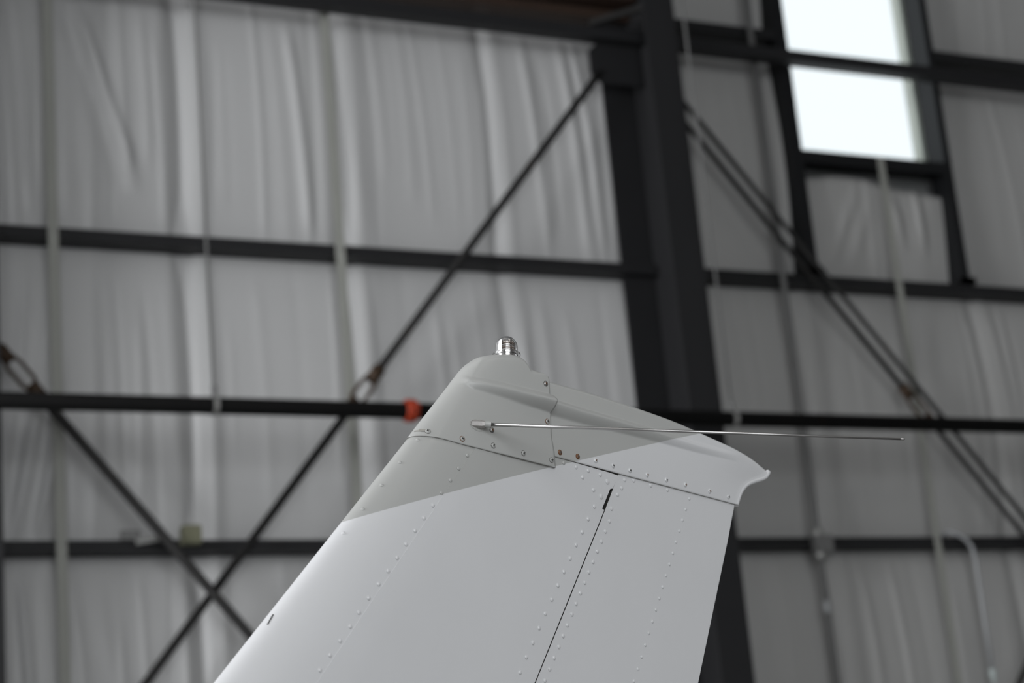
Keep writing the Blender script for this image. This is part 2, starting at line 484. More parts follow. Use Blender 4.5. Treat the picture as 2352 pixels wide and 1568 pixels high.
def girt(x0, x1, zt, lbl, mat):
    z0, z1 = zt - 0.072, zt
    prof = [(-0.2, z0), (0.0, z0), (0.0, z1), (-0.006, z1), (-0.006, z0 + 0.006), (-0.194, z0 + 0.006), (-0.194, z1 - 0.006), (-0.18, z1 - 0.006), (-0.18, z1), (-0.2, z1)]
    prof = [(a, b - zt) for a, b in prof]
    g = extrude_profile('steel_girt', prof, 0, x1 - x0, M[mat])
    g.location = (x0, 0, zt)
    return tag(g, lbl, 'beam', 'horizontal wall girts')
girt(-3.0, 7.08, 5.98, 'dark horizontal girt crossing the middle of the left bay', 'steel')
girt(7.10, 11.98, 5.98, 'dark horizontal girt on which the window posts stand', 'steel')
girt(-3.0, 7.08, 3.98, 'dark horizontal girt at lower left carrying a small yellow box', 'steel')
girt(7.10, 11.98, 3.98, 'dark horizontal girt at lower right with a hose hung over it', 'steel')
girt(-3.0, 7.08, 7.98, 'brownish red oxide girt along the top of the left bay', 'oxide')
girt(7.10, 8.375, 7.98, 'short black girt between the column and the window post', 'steel')
girt(9.89, 11.98, 7.98, 'black girt right of the window at the right edge', 'steel')

ep = box('eave_purlin', (0, 4.88, -0.10, 0.10, -0.14, 0.14), M['oxide'], None, 0.008)
ep.location = (2.19, -0.26, 8.14)
tag(ep, 'red oxide brown purlin above the strut at the top edge', 'beam')
def strut(x0, x1, lbl):
    s = box('steel_strut', (0, x1 - x0, -0.06, 0.06, -0.045, 0.045), M['steel'], None, 0.006)
    s.location = (x0, -0.34, 7.686)
    return tag(s, lbl, 'beam', 'eave struts in front of the girts')
strut(2.18, 7.084, 'dark box strut along the top edge of the left bay')
strut(7.10, 12.0, 'dark box strut crossing in front of the bright window')

# ------------------------------------------------------------------ bracing rods with turnbuckles
def brace(p0, p1, rad, lbl, tb=None, tb_len=0.30, y=-0.3):
    p0, p1 = Vector((p0[0], y, p0[1])), Vector((p1[0], y, p1[1]))
    low = p0 if p0.z < p1.z else p1
    e_ = tag(empty('brace_rod', low), lbl, 'brace rod', 'diagonal bracing of the hangar wall')
    d = (p1 - p0).normalized()
    segs = [(p0, p1)]
    if tb is not None:
        c = p0 + d * ((tb - p0.x) / d.x)
        a, b = c - d * tb_len / 2, c + d * tb_len / 2
        segs = [(p0, a + d * 0.05), (b - d * 0.05, p1)]
        side = d.cross(Vector((0, 1, 0))).normalized()
        t = tube('turnbuckle', [q - low for q in (a + side * 0.03 + d * 0.03, a + side * 0.045 + d * 0.09, b + side * 0.045 - d * 0.09, b + side * 0.03 - d * 0.03)], 0.013, M['turnbuckle'], e_, 10)
        tube('side_bar', [q - low for q in (a - side * 0.03 + d * 0.03, a - side * 0.045 + d * 0.09, b - side * 0.045 - d * 0.09, b - side * 0.03 - d * 0.03)], 0.013, M['turnbuckle'], t, 10)
        for q, s in ((a, 1), (b, -1)):
            tube('end_nut', [q - d * s * 0.05 - low, q + d * s * 0.06 - low], 0.043, M['turnbuckle'], t, 8)
    for a, b in segs:
        tube('rod', [a - low, b - low], rad, M['brace'], e_, 14)
    return e_
def at_x(a, b, x): return (x, a[1] + (b[1] - a[1]) * (x - a[0]) / (b[0] - a[0]))
A0, A1 = (6.643, 7.322), (3.171, 3.097)
brace(at_x(A0, A1, 6.72), at_x(A0, A1, 2.25), 0.027, 'dark brace rod climbing right to the column top behind the fin tip', tb=4.69)
B0, B1 = (2.351, 5.104), (3.819, 3.347)
brace(at_x(B0, B1, 2.18), at_x(B0, B1, 6.70), 0.031, 'dark brace rod descending right across the lower left corner', tb=2.46, y=-0.36)
R0, R1 = (7.57, 6.856), (9.894, 4.014)
brace(at_x(R0, R1, 7.24), at_x(R0, R1, 11.9), 0.020, 'lower of the paired brace rods descending right below the window', tb=9.13)
S0, S1 = (7.705, 6.868), (9.968, 4.10)
brace(at_x(S0, S1, 7.24), at_x(S0, S1, 11.95), 0.019, 'upper of the paired brace rods descending right below the window')
T0, T1 = (9.744, 3.045), (9.614, 2.874)
brace((7.2, -0.25), (11.9, 5.88), 0.024, 'brace rod clipping the bottom right corner of the photo', y=-0.40)

# ------------------------------------------------------------------ sprinkler pipe and hangers
PY, PZ = -0.9, 4.65
pp = tag(empty('sprinkler_pipe', (4.75, PY, PZ)), 'black sprinkler pipe with an orange coupling running behind the fin', 'pipe')
tube('pipe_run', [(-7.5, 0, 0), (7.6, 0, 0)], 0.052, M['pipe'], pp, 28)
cp = lathe('coupling', [(0.053, -0.038), (0.066, -0.038), (0.072, -0.030), (0.072, -0.012), (0.076, 0.0), (0.072, 0.012), (0.072, 0.030), (0.066, 0.038), (0.053, 0.038)], M['coupling'], pp, 28, ((0.003, 0, 0), (1, 0, 0)))
cp['label'] = 'orange painted coupling'
for s in (-1, 1):
    bm = bmesh.new()
    add_box(bm, -0.022, 0.026, s * 0.09 - 0.024, s * 0.09 + 0.024, -0.016, 0.016, 0.004)
    add_lathe(bm, [(0.0, -0.04), (0.009, -0.04), (0.009, 0.04), (0.0, 0.04)], 8, ((0.002, s * 0.092, 0), (0, 0, 1)), 0, False)
    obj('bolt_pad', bm, M['coupling'], cp)

def hanger(x, lbl):
    h = tag(empty('pipe_hanger', (x, PY, PZ)), lbl, 'hanger', 'sprinkler pipe hangers')
    tube('threaded_rod', [(0, 0, 0.075), (0, 0, ZC - PZ)], 0.0085, M['conduit'], h, 10)
    lathe('ring', [(0.0535, -0.016), (0.060, -0.016), (0.060, 0.016), (0.0535, 0.016), (0.0535, -0.016)], M['galv'], h, 24, ((0, 0, 0), (1, 0, 0)), False)
    bm = bmesh.new()
    add_box(bm, -0.012, 0.012, -0.02, 0.02, 0.055, 0.078)
    add_lathe(bm, [(0, 0.078), (0.018, 0.078), (0.018, 0.125), (0.011, 0.13), (0, 0.13)], 6, ((0, 0, 0), (0, 0, 1)), 0, False)
    obj('nut', bm, M['conduit'], h)
    return h
hanger(3.49, 'thin rod hanger holding the pipe left of the fin')
hanger(7.11, 'thin rod hanger holding the pipe beside the column')

# ------------------------------------------------------------------ straps, conduit and small fittings on the wall
def strap(x, w, z1, lbl):
    s = tag(empty('wall_strap', (x, -0.21, ZF)), lbl, 'strap', 'vertical pale straps over the girts')
    box('band', (-w / 2, w / 2, -0.004, 0.004, 0, z1 - ZF), M['strap'], s)
    for z in (3.95, 5.95):
        lathe('screw_head', [(0.012, 0), (0.010, 0.005), (0, 0.007)], M['galv'], s, 8, ((0, -0.004, z - ZF), (0, -1, 0)))
    return s
strap(2.712, 0.066, 9.4, 'pale vertical strap near the left edge of the photo')
strap(4.632, 0.064, 9.4, 'pale vertical strap midway along the left bay')
strap(9.193, 0.056, 6.99, 'pale vertical strap hanging from the window sill')

cd = tag(empty('conduit', (8.12, -0.235, ZF)), 'grey vertical conduit with a junction box at the lower right girt', 'conduit')
tube('tube', [(0, 0, 0), (0, 0, ZC - ZF)], 0.024, M['conduit'], cd, 14)
jb = box('junction_box', (-0.055, 0.085, -0.07, 0.02, 3.917 - ZF - 0.062, 3.917 - ZF + 0.062), M['conduit'], cd, 0.006)
for z in (3.997, 3.838):
    lathe('compression_fitting', [(0.0, -0.035), (0.03, -0.035), (0.043, -0.02), (0.043, 0.02), (0.03, 0.035), (0, 0.035)], M['galv'], jb, 12, ((-0.01, -0.02, z - ZF), (0, 0, 1)))
lathe('coupling_sleeve', [(0.0, -0.04), (0.031, -0.04), (0.031, 0.04), (0, 0.04)], M['hose'], cd, 12, ((0, 0, 3.47 - ZF), (0, 0, 1)))

hz = [(9.28, -0.10, 3.985), (9.31, -0.20, 4.02), (9.38, -0.235, 3.985), (9.44, -0.24, 3.945), (9.475, -0.24, 3.89), (9.49, -0.24, 3.80), (9.495, -0.235, 3.6), (9.492, -0.235, 3.3), (9.492, -0.235, 2.99)]
hb = hz[0]
ho = tag(empty('hose', hb), 'pale grey hose bent over the lower right girt with hanging end', 'hose')
tube('hose_body', [tuple(a - b for a, b in zip(p, hb)) for p in hz], 0.017, M['hose'], ho, 12)
lathe('hose_end', [(0.017, 0), (0.027, -0.004), (0.028, -0.05), (0.018, -0.075), (0.010, -0.11), (0, -0.11)], mat_plain('pale_teal_fitting', (0.50, 0.56, 0.55), 0.35), ho, 12, (tuple(a - b for a, b in zip(hz[-1], hb)), (0, 0, 1)))

yb = tag(empty('electrical_box', (3.50, -0.22, 3.94)), 'small faded yellow box fixed on the lower left girt', 'box')
box('case', (-0.055, 0.062, -0.07, 0.02, 0.0, 0.118), M['yellow'], yb, 0.008)
box('cover', (-0.048, 0.055, -0.076, -0.07, 0.008, 0.108), M['yellow'], yb, 0.002)
mc = tag(empty('metal_clip', (3.16, -0.21, 3.97)), 'bent metal clip lying on the lower left girt', 'clip')
box('plate', (-0.09, 0.03, -0.022, 0.006, 0.005, 0.065), M['conduit'], mc, 0.004)
tg = box('tongue', (-0.075, 0.075, -0.012, -0.006, -0.016, 0.016), M['galv'], mc, 0.002)
tg.location = (0.07, -0.03, -0.002); tg.rotation_euler = (0, -0.16, 0)

# ------------------------------------------------------------------ the tail of the aircraft
LE, TE = (-0.97486, 0.98611), (0.07935, 0.46441)
SEAM, HINGE = (-0.8199, 0.91675), (-0.35154, 0.67441)
THICK = 0.105
HB = 0.02                   # lowest built station of the fin

def ln(L, h): return L[0] + L[1] * h
def section(c):
    """blunt elliptical nose back to 20 % chord, then a nearly straight taper to the trailing edge"""
    c = np.clip(c, 0, 1)
    nose = np.sqrt(np.clip(1 - np.clip(1 - c / 0.2, 0, 1) ** 2.5, 0, 1))
    return 0.5 * nose * (1 - 0.97 * np.clip((c - 0.2) / 0.8, 0, 1) ** 1.2)
def half_thickness(s, h, le=None):
    ch = ln(TE, h) - ln(LE, h)
    l = ln(LE, h) if le is None else le
    return ch * THICK * section((s - l) / ch)

tail = tag(empty('aircraft_tail', (1.3457, -9.402, 1.55), 0.27274), 'white and light grey riveted aircraft tail fin with rudder', 'aircraft tail')

def resample(poly, t):
    p = np.array(poly, float)
    d = np.r_[0, np.cumsum(np.hypot(*np.diff(p, axis=0).T))]
    d /= d[-1]
    return np.stack([np.interp(t, d, p[:, 0]), np.interp(t, d, p[:, 1])], -1)

def smooth_poly(poly, n=120, it=3, k=5):
    q = resample(poly, np.linspace(0, 1, n))
    for _ in range(it):
        pad = np.r_[np.repeat(q[:1], k, 0) * 2 - q[k:0:-1], q, np.repeat(q[-1:], k, 0) * 2 - q[-2:-k - 2:-1]]
        w = np.ones(2 * k + 1) / (2 * k + 1)
        r = np.stack([np.convolve(pad[:, i], w, 'valid') for i in (0, 1)], -1)
        r[0], r[-1] = q[0], q[-1]
        q = r
    return q

def coons(bottom, top, left, right, us, vs):
    cb, ct = resample(bottom, us), resample(top, us)
    cl, cr = resample(left, vs), resample(right, vs)
    U, V = np.meshgrid(us, vs)
    U, V = U[..., None], V[..., None]
    P = (1 - V) * cb[None] + V * ct[None] + (1 - U) * cl[:, None] + U * cr[:, None]
    P -= (1 - U) * (1 - V) * cb[0] + U * (1 - V) * cb[-1] + (1 - U) * V * ct[0] + U * V * ct[-1]
    return P[..., 0], P[..., 1]

def shell(name, S, H, Tt, mats, nose=False, top_closed=False, front_paint=False):
    """two-sided panel from half thickness Tt on the (s, h) grid; mats = [skin, edge]"""
    nv, nu = S.shape
    verts, faces, mi, sm = [], [], [], []
    def grid(sign):
        base = len(verts)
        verts.extend(np.stack([S, sign * Tt, H], -1).reshape(-1, 3).tolist())
        for j in range(nv - 1):
            for i in range(nu - 1):
                a = base + j * nu + i
                q = (a, a + 1, a + nu + 1, a + nu)
                faces.append(q if sign < 0 else q[::-1]); mi.append(0); sm.append(True)
        return base
    grid(-1); grid(1)
    def strip(idx):
        b = len(verts)
        for (j, i) in idx:
            verts.append((S[j, i], -Tt[j, i], H[j, i])); verts.append((S[j, i], Tt[j, i], H[j, i]))
        for k in range(len(idx) - 1):
            a = b + 2 * k
            faces.append((a, a + 2, a + 3, a + 1)); mi.append(1); sm.append(False)
    strip([(0, i) for i in range(nu)][::-1])
    strip([(j, nu - 1) for j in range(nv)][::-1])
    if not nose:
        k0 = len(mi)
        strip([(j, 0) for j in range(nv)])
        if front_paint: mi[k0:] = [0] * (len(mi) - k0)
    if not top_closed: strip([(nv - 1, i) for i in range(nu)])
    me = bpy.data.meshes.new(name)
    me.from_pydata(verts, [], faces)
    for m in mats: me.materials.append(m)
    me.polygons.foreach_set('material_index', mi)
    me.polygons.foreach_set('use_smooth', sm)
    me.validate()
    bm = bmesh.new(); bm.from_mesh(me)
    if nose or top_closed:
        bmesh.ops.remove_doubles(bm, verts=bm.verts, dist=2e-5)
    bmesh.ops.dissolve_degenerate(bm, dist=1e-6, edges=bm.edges)
    bm.to_mesh(me); bm.free()
    o = link(name, me, tail)
    tree = BVHTree.FromPolygons([v.co.copy() for v in me.vertices], [tuple(p.vertices) for p in me.polygons])
    return o, tree

def surface(tree, s, h):
    loc, nor, _, _ = tree.ray_cast(Vector((s, -0.5, h)), Vector((0, 1, 0)))
    if loc is None:
        loc, nor, _, _ = tree.find_nearest(Vector((s, -0.03, h)))
    if nor.y > 0: nor = -nor
    return loc, nor

# --- skins
FT0 = (-0.2789, 0.7064)
FIN_TOP = ((-0.1881, 0.6935), (-0.0328, 0.6881), (0.036, 0.68), (0.0833, 0.6745), (0.1014, 0.6717))
RUD_TOP = ((0.1063, 0.6714), (0.2432, 0.6625), (0.3807, 0.6488))
us = np.linspace(0, 1, 40) ** 2
vs = np.linspace(0, 1, 30)
htop = FT0[1] + 0.014
seam_top_h = FIN_TOP[0][1] + 0.004
lap = 0.012
S, H = coons([(ln(LE, HB), HB), (ln(SEAM, HB) + lap, HB)], [(ln(LE, htop), htop), (ln(SEAM, seam_top_h) + lap, seam_top_h)],
             [(ln(LE, HB), HB), (ln(LE, htop), htop)], [(ln(SEAM, HB) + lap, HB), (ln(SEAM, seam_top_h) + lap, seam_top_h)], us, vs)
Tt = half_thickness(S, H, ln(LE, H))
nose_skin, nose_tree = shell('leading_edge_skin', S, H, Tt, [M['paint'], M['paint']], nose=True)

SLOT = ((0.0901, 0.6505), (0.0665, 0.616))
us = np.linspace(0, 1, 36)
h1 = FIN_TOP[-1][1]
fr = lambda h: (h - HB) / (h1 - HB)
vs = np.unique(np.r_[np.linspace(0, fr(SLOT[1][1]) - 0.002, 22), fr(SLOT[1][1]), np.linspace(fr(SLOT[1][1]) + 0.002, fr(SLOT[0][1]) - 0.002, 8), fr(SLOT[0][1]), np.linspace(fr(SLOT[0][1]) + 0.002, 1, 8)])
sm0 = lambda h: ln(SEAM, h)
top_line = [(sm0(FIN_TOP[0][1]), FIN_TOP[0][1] + 0.002)] + list(FIN_TOP[1:])
S, H = coons([(sm0(HB), HB), (ln(HINGE, HB), HB)], top_line, [(sm0(HB), HB), top_line[0]], [(ln(HINGE, HB), HB), FIN_TOP[-1]], us, vs)
ins = (H[:, -1] > SLOT[1][1]) & (H[:, -1] < SLOT[0][1])
S[ins, -1] -= 0.0055
Tt = half_thickness(S, H) + 0.0008
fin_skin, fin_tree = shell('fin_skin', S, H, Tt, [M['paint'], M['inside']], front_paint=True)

us = np.linspace(0, 1, 30); vs = np.linspace(0, 1, 30)
rl = lambda h: ln(HINGE, h) + 0.0028
S, H = coons([(rl(HB), HB), (ln(TE, HB), HB)], [(rl(RUD_TOP[0][1]), RUD_TOP[0][1])] + list(RUD_TOP[1:]), [(rl(HB), HB), (rl(RUD_TOP[0][1]), RUD_TOP[0][1])], [(ln(TE, HB), HB), RUD_TOP[-1]], us, vs)
H = H + 0.004 * np.clip((vs - 0.9) / 0.1, 0, 1)[:, None]
Tt = np.maximum(half_thickness(S, H), 0.0012)
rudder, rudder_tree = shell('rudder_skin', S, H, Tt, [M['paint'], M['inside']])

# --- fibreglass caps
def rib_bump(S, H, line, amp, wu, wd):
    L_ = np.array(line)
    o_ = np.argsort(L_[:, 0])
    hc = np.interp(S, L_[o_, 0], L_[o_, 1])
    d = H - hc
    w = np.where(d > 0, wu, wd)
    return amp * np.clip(1 - np.abs(d / w) ** 1.5, 0, 1)

CAP_LE, CAP_BOTTOM, CAP_REAR, CAP_TOP, CAP_RIB = ((-0.2822, 0.7041), (-0.2394, 0.7482), (-0.1964, 0.7915), (-0.178, 0.8112), (-0.1653, 0.8225), (-0.1545, 0.8297)), ((-0.2822, 0.7041), (-0.2634, 0.7029), (-0.2166, 0.6915), (-0.1632, 0.6838), (-0.1039, 0.6774), (-0.0376, 0.6709)), ((-0.0376, 0.6709), (-0.0375, 0.6952), (-0.0404, 0.718), (-0.038, 0.754), (-0.0363, 0.7762), (-0.0345, 0.7986), (-0.0344, 0.8067), (-0.0372, 0.8131)), ((-0.1623, 0.8264), (-0.1481, 0.8343), (-0.1223, 0.8406), (-0.0922, 0.8441), (-0.0795, 0.8428), (-0.0717, 0.8365), (-0.0677, 0.8275), (-0.0567, 0.8231), (-0.0444, 0.8194), (-0.0372, 0.8131)), ((-0.1874, 0.796), (-0.178, 0.7891), (-0.1481, 0.7837), (-0.0954, 0.7753), (-0.0327, 0.7686))
us = np.linspace(0, 1, 90) ** 1.7
vs = 1 - (1 - np.linspace(0, 1, 110)) ** 1.35
capL, capT, capR, capB = smooth_poly(CAP_LE), smooth_poly(CAP_TOP, it=2, k=2), smooth_poly(CAP_REAR, it=2, k=2), smooth_poly(CAP_BOTTOM)
S, H = coons(capB, capT, capL, capR, us, vs)
le_row = S[:, :1]
t0 = half_thickness(S, H, le_row)
hump = 0.024 * np.exp(-((S - (-0.083, 0.8467)[0]) / 0.05) ** 2)
# close the top with a rounded shoulder, tighter towards the rear corner
col_len = np.hypot(S[-1] - S[0], H[-1] - H[0])[None]
rloc = 0.020 - 0.0178 * np.clip((S - (-0.083, 0.8467)[0] - 0.015) / 0.035, 0, 1)
rr = np.clip((1 - vs[:, None]) * col_len / rloc, 0, 1)
roundf = np.sqrt(np.clip(1 - (1 - rr) ** 2, 0, 1))
blend = np.clip((H - 0.76) / 0.05, 0, 1)
up = np.where(S > le_row, 1.0, 0.0)
t1 = np.maximum(t0, blend * np.minimum(hump, 2.2 * t0)) + 0.003 * np.minimum(1, us * 8)[None]
t1 = t1 * roundf
frac = np.clip((S - CAP_RIB[0][0]) / (CAP_RIB[-1][0] - CAP_RIB[0][0]), 0, 1)
t1 = t1 + rib_bump(S, H, CAP_RIB, 0.0035 * np.clip((S - CAP_RIB[0][0] + 0.03) / 0.03, 0, 1) * np.minimum(1, us * 10)[None] + 0.0135 * frac ** 0.9, 0.010 + 0.004 * frac, 0.010 + 0.006 * frac)
t1[-1, :] = 0
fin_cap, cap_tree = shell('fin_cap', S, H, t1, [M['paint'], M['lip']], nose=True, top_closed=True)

RB, RT, RR, RIB2 = ((-0.0664, 0.6913), (0.1051, 0.6742), (0.2404, 0.6617), (0.3841, 0.6485)), ((-0.0292, 0.8143), (0.0714, 0.8034), (0.1627, 0.79), (0.2569, 0.7739), (0.3289, 0.7558), (0.393, 0.7408), (0.4375, 0.726), (0.4573, 0.7187), (0.4672, 0.7142), (0.4704, 0.7086)), ((0.3829, 0.648), (0.3894, 0.6614), (0.4001, 0.6751), (0.4145, 0.6855), (0.4345, 0.692), (0.4533, 0.6967), (0.4649, 0.7015), (0.4704, 0.7086)), ((-0.0601, 0.7732), (0.025, 0.7623), (0.1009, 0.7548), (0.19, 0.7461), (0.2829, 0.7351), (0.3914, 0.7255))
us = 1 - (1 - np.linspace(0, 1, 110)) ** 1.2
vs = 1 - (1 - np.linspace(0, 1, 80)) ** 1.5
S, H = coons(RB, smooth_poly(RT), [RB[0], RT[0]], smooth_poly(RR, it=2, k=3), us, vs)
tb = np.maximum(half_thickness(S[0], H[0]), 0.0015) + 0.0025
V = np.broadcast_to(vs[:, None], S.shape); Ug = np.broadcast_to(us[None], S.shape)
t2 = tb[None] * (1 - 0.42 * V ** 1.5 * (1 - 0.6 * Ug)) + 0.010 * V * Ug ** 1.5 * (1 - 0.95 * np.clip((Ug - 0.80) / 0.18, 0, 1) ** 1.5)
fr2 = np.clip((S - RIB2[0][0]) / (RIB2[-1][0] - RIB2[0][0]), 0, 1)
t2 = t2 + rib_bump(S, H, RIB2, 0.0150 * (1 - fr2) ** 0.8, 0.012 - 0.006 * fr2, 0.018 - 0.010 * fr2)
rd = np.clip((1 - V) * 0.12 / 0.009, 0, 1)
t2 = t2 * np.sqrt(np.clip(1 - (1 - rd) ** 2, 0, 1))
t2[-1, :] = 0
rudder_cap, rcap_tree = shell('rudder_cap', S, H, t2, [M['paint'], M['lip']], top_closed=True)
# rolled bead along the rear edge of the rudder cap
rr_pts = smooth_poly(RR, n=40, it=2, k=2)
nb = len(rr_pts)
bpts, brad = [], []
for i, p in enumerate(rr_pts):
    bpts.append((p[0] + 0.0008, 0, p[1])); brad.append(0.0046)
end = Vector(bpts[-1]); dirn = (Vector(bpts[-1]) - Vector(bpts[-3])).normalized()
for a in (0.35, 0.7, 1.05, 1.4):
    bpts.append(tuple(end + dirn * 0.0046 * math.sin(a))); brad.append(0.0046 * math.cos(a))
bead = tube('edge_bead', bpts, brad, M['white_paint'], rudder_cap, 14)

# --- rivets and screws, seated on the skins
def disc_mesh(name, r_, hgt, seg=10):
    bm = bmesh.new()
    add_lathe(bm, [(r_, -0.0006), (r_ * 0.96, hgt * 0.45), (r_ * 0.62, hgt * 0.88), (0, hgt)], seg)
    bmesh.ops.recalc_face_normals(bm, faces=bm.faces)
    me = bpy.data.meshes.new(name); bm.to_mesh(me); bm.free()
    return me
rivet_meshes = {}
for key, r_, hgt in (('small', 0.0027, 0.0017), ('mid', 0.0032, 0.0020), ('big', 0.0043, 0.0021)):
    for tone in ('white_paint', 'grey_paint'):
        me = disc_mesh('rivet', r_, hgt)
        me.materials.append(M[tone])
        rivet_meshes[key, tone] = me

def seat(name, me, part, tree, s, h, spin=0.0, lift=0.0):
    loc, nor = surface(tree, s, h)
    o = link(name, me, part)
    q = nor.to_track_quat('Z', 'X')
    o.rotation_mode = 'QUATERNION'
    o.rotation_quaternion = q @ Matrix.Rotation(spin, 3, 'Z').to_quaternion()
    o.location = loc + nor * lift
    return o

for part, tree, key, pts in (
        (nose_skin, nose_tree, 'small', ((-0.2778, 0.6975), (-0.3124, 0.6622), (-0.3474, 0.6273), (-0.3825, 0.5919), (-0.4177, 0.5566))),
        (nose_skin, nose_tree, 'mid', ((-0.2072, 0.6758), (-0.2257, 0.6554), (-0.2431, 0.6368), (-0.2611, 0.6174), (-0.2788, 0.5983), (-0.2969, 0.5793), (-0.3145, 0.5607), (-0.3323, 0.5409), (-0.3499, 0.5213), (-0.3672, 0.5024), (-0.385, 0.4842), (-0.4035, 0.4647), (-0.4216, 0.4448), (-0.4379, 0.426), (-0.4558, 0.4069), (-0.4737, 0.3877), (-0.4915, 0.3684))),
        (fin_skin, fin_tree, 'mid', ((0.0093, 0.6766), (0.0352, 0.6733), (0.0611, 0.6692), (0.0218, 0.662), (0.0433, 0.6444), (-0.0167, 0.6807), (0.0423, 0.6193), (0.0265, 0.5993), (0.0112, 0.5785), (-0.0043, 0.5583), (-0.0193, 0.5376), (-0.0345, 0.517), (-0.0493, 0.4964), (-0.0643, 0.4755), (-0.0798, 0.4544), (-0.0945, 0.4334), (-0.1094, 0.4122), (-0.1243, 0.3916), (-0.139, 0.3701))),
        (fin_skin, fin_tree, 'big', ((0.0758, 0.6599), (0.059, 0.6358))),
        (rudder, rudder_tree, 'mid', ((0.1157, 0.666), (0.1365, 0.667), (0.1756, 0.6628), (0.2144, 0.659), (0.1074, 0.6528), (0.0971, 0.6417), (0.0806, 0.6191), (0.074, 0.5994), (0.063, 0.5832), (0.0524, 0.5673), (0.0416, 0.5518), (0.0305, 0.5354), (0.0195, 0.5196), (0.0088, 0.5036), (-0.0024, 0.4876), (-0.0132, 0.4717), (-0.0239, 0.4557), (-0.0349, 0.4398), (-0.0457, 0.424), (-0.0563, 0.4078), (-0.0673, 0.392), (-0.0786, 0.3758), (-0.0898, 0.3595))),
        (rudder, rudder_tree, 'small', ((0.2656, 0.6489), (0.2546, 0.631), (0.244, 0.613), (0.2342, 0.5952), (0.2237, 0.5775), (0.214, 0.5594), (0.2036, 0.5415), (0.193, 0.5237), (0.183, 0.5056), (0.1729, 0.4876), (0.1624, 0.4696), (0.1523, 0.4516), (0.1413, 0.4336), (0.1313, 0.4155), (0.1208, 0.3975), (0.1103, 0.3793), (0.0992, 0.3614)))):
    for s, h in pts:
        seat('rivet', rivet_meshes[key, 'grey_paint' if in_grey(s, h) else 'white_paint'], part, tree, s, h)

def screw_mesh(head, slot, ring=None, r_=0.0037):
    bm = bmesh.new()
    if ring is not None:
        add_lathe(bm, [(r_ * 1.2, -0.0004), (r_ * 1.18, 0.0005), (r_ * 0.9, 0.0007)], 14, mat=2)
    add_lathe(bm, [(r_, -0.0005), (r_ * 0.97, 0.0009), (r_ * 0.75, 0.0018), (r_ * 0.5, 0.0021), (0, 0.0022)], 14, mat=0)
    for a in (0, math.pi / 2):
        k = len(bm.verts)
        bm.verts.ensure_lookup_table()
        n0 = len(bm.faces)
        add_box(bm, -r_ * 0.55, r_ * 0.55, -r_ * 0.14, r_ * 0.14, 0.0012, 0.00228)
        bm.verts.ensure_lookup_table(); bm.faces.ensure_lookup_table()
        bmesh.ops.rotate(bm, verts=bm.verts[k:], cent=(0, 0, 0), matrix=Matrix.Rotation(a, 3, 'Z'))
        for f in bm.faces[n0:]: f.material_index = 1
    bmesh.ops.recalc_face_normals(bm, faces=bm.faces)
    me = bpy.data.meshes.new('screw'); bm.to_mesh(me); bm.free()
    for m in (head, slot, ring or head): me.materials.append(m)
    return me
rnd = random.Random(4)
SK = {'painted_grey': screw_mesh(M['grey_paint'], M['recess'], M['chip']),
      'painted': screw_mesh(M['white_paint'], M['recess']),
      'rusty': screw_mesh(M['rusty'], M['bare'], M['rusty']),
      'grey_rusty': screw_mesh(M['grey_paint'], M['recess'], M['rusty']),
      'white_rusty': screw_mesh(M['white_paint'], M['rusty']),
      'bare': screw_mesh(M['bare'], M['rusty'], M['chip'])}
for (s, h), k in zip(((-0.2614, 0.7101), (-0.2128, 0.6996), (-0.1594, 0.6931), (-0.102, 0.6866), (-0.0455, 0.6813), (-0.1584, 0.7166), (-0.0469, 0.7398), (-0.0427, 0.7983)), ('painted_grey', 'grey_rusty', 'painted_grey', 'painted_grey', 'painted_grey', 'bare', 'grey_rusty', 'bare')):
    seat('screw', SK[k], fin_cap, cap_tree, s, h, rnd.uniform(0, 1.5))
for (s, h), k in zip(((-0.0242, 0.6955), (0.0134, 0.6927), (0.0518, 0.6899), (0.0899, 0.6856), (0.1272, 0.6815), (0.1664, 0.6781), (0.2108, 0.6737), (0.2557, 0.6699), (0.3144, 0.6643), (0.3613, 0.6589)), ('rusty', 'rusty', 'white_rusty', 'painted', 'painted', 'white_rusty', 'painted', 'white_rusty', 'white_rusty', 'painted')):
    seat('screw', SK[k], rudder_cap, rcap_tree, s, h, rnd.uniform(0, 1.5))

bm = bmesh.new()
cpts = []
rc_ = random.Random(9)
for k in range(11):
    a = 2 * math.pi * k / 11
    r_ = 1 + rc_.uniform(-0.35, 0.3)
    l2, n2 = surface(cap_tree, (-0.2673, 0.7123)[0] + math.cos(a) * 0.0060 * r_, (-0.2673, 0.7123)[1] + math.sin(a) * 0.0024 * r_)
    cpts.append(bm.verts.new(l2 + n2 * 0.0007))
bm.faces.new(cpts)
obj('paint_chip', bm, mat_plain('chipped_paint_smudge', (0.30, 0.29, 0.265), 0.6, var=0.35, scale=260), fin_cap)

# --- scuff on the leading edge
sc_pts = [surface(nose_tree, *p)[0] for p in ((-0.5455, 0.4311), (-0.5338, 0.4449))]
tube('scuff_mark', sc_pts, 0.0012, M['scuff'], nose_skin, 6)

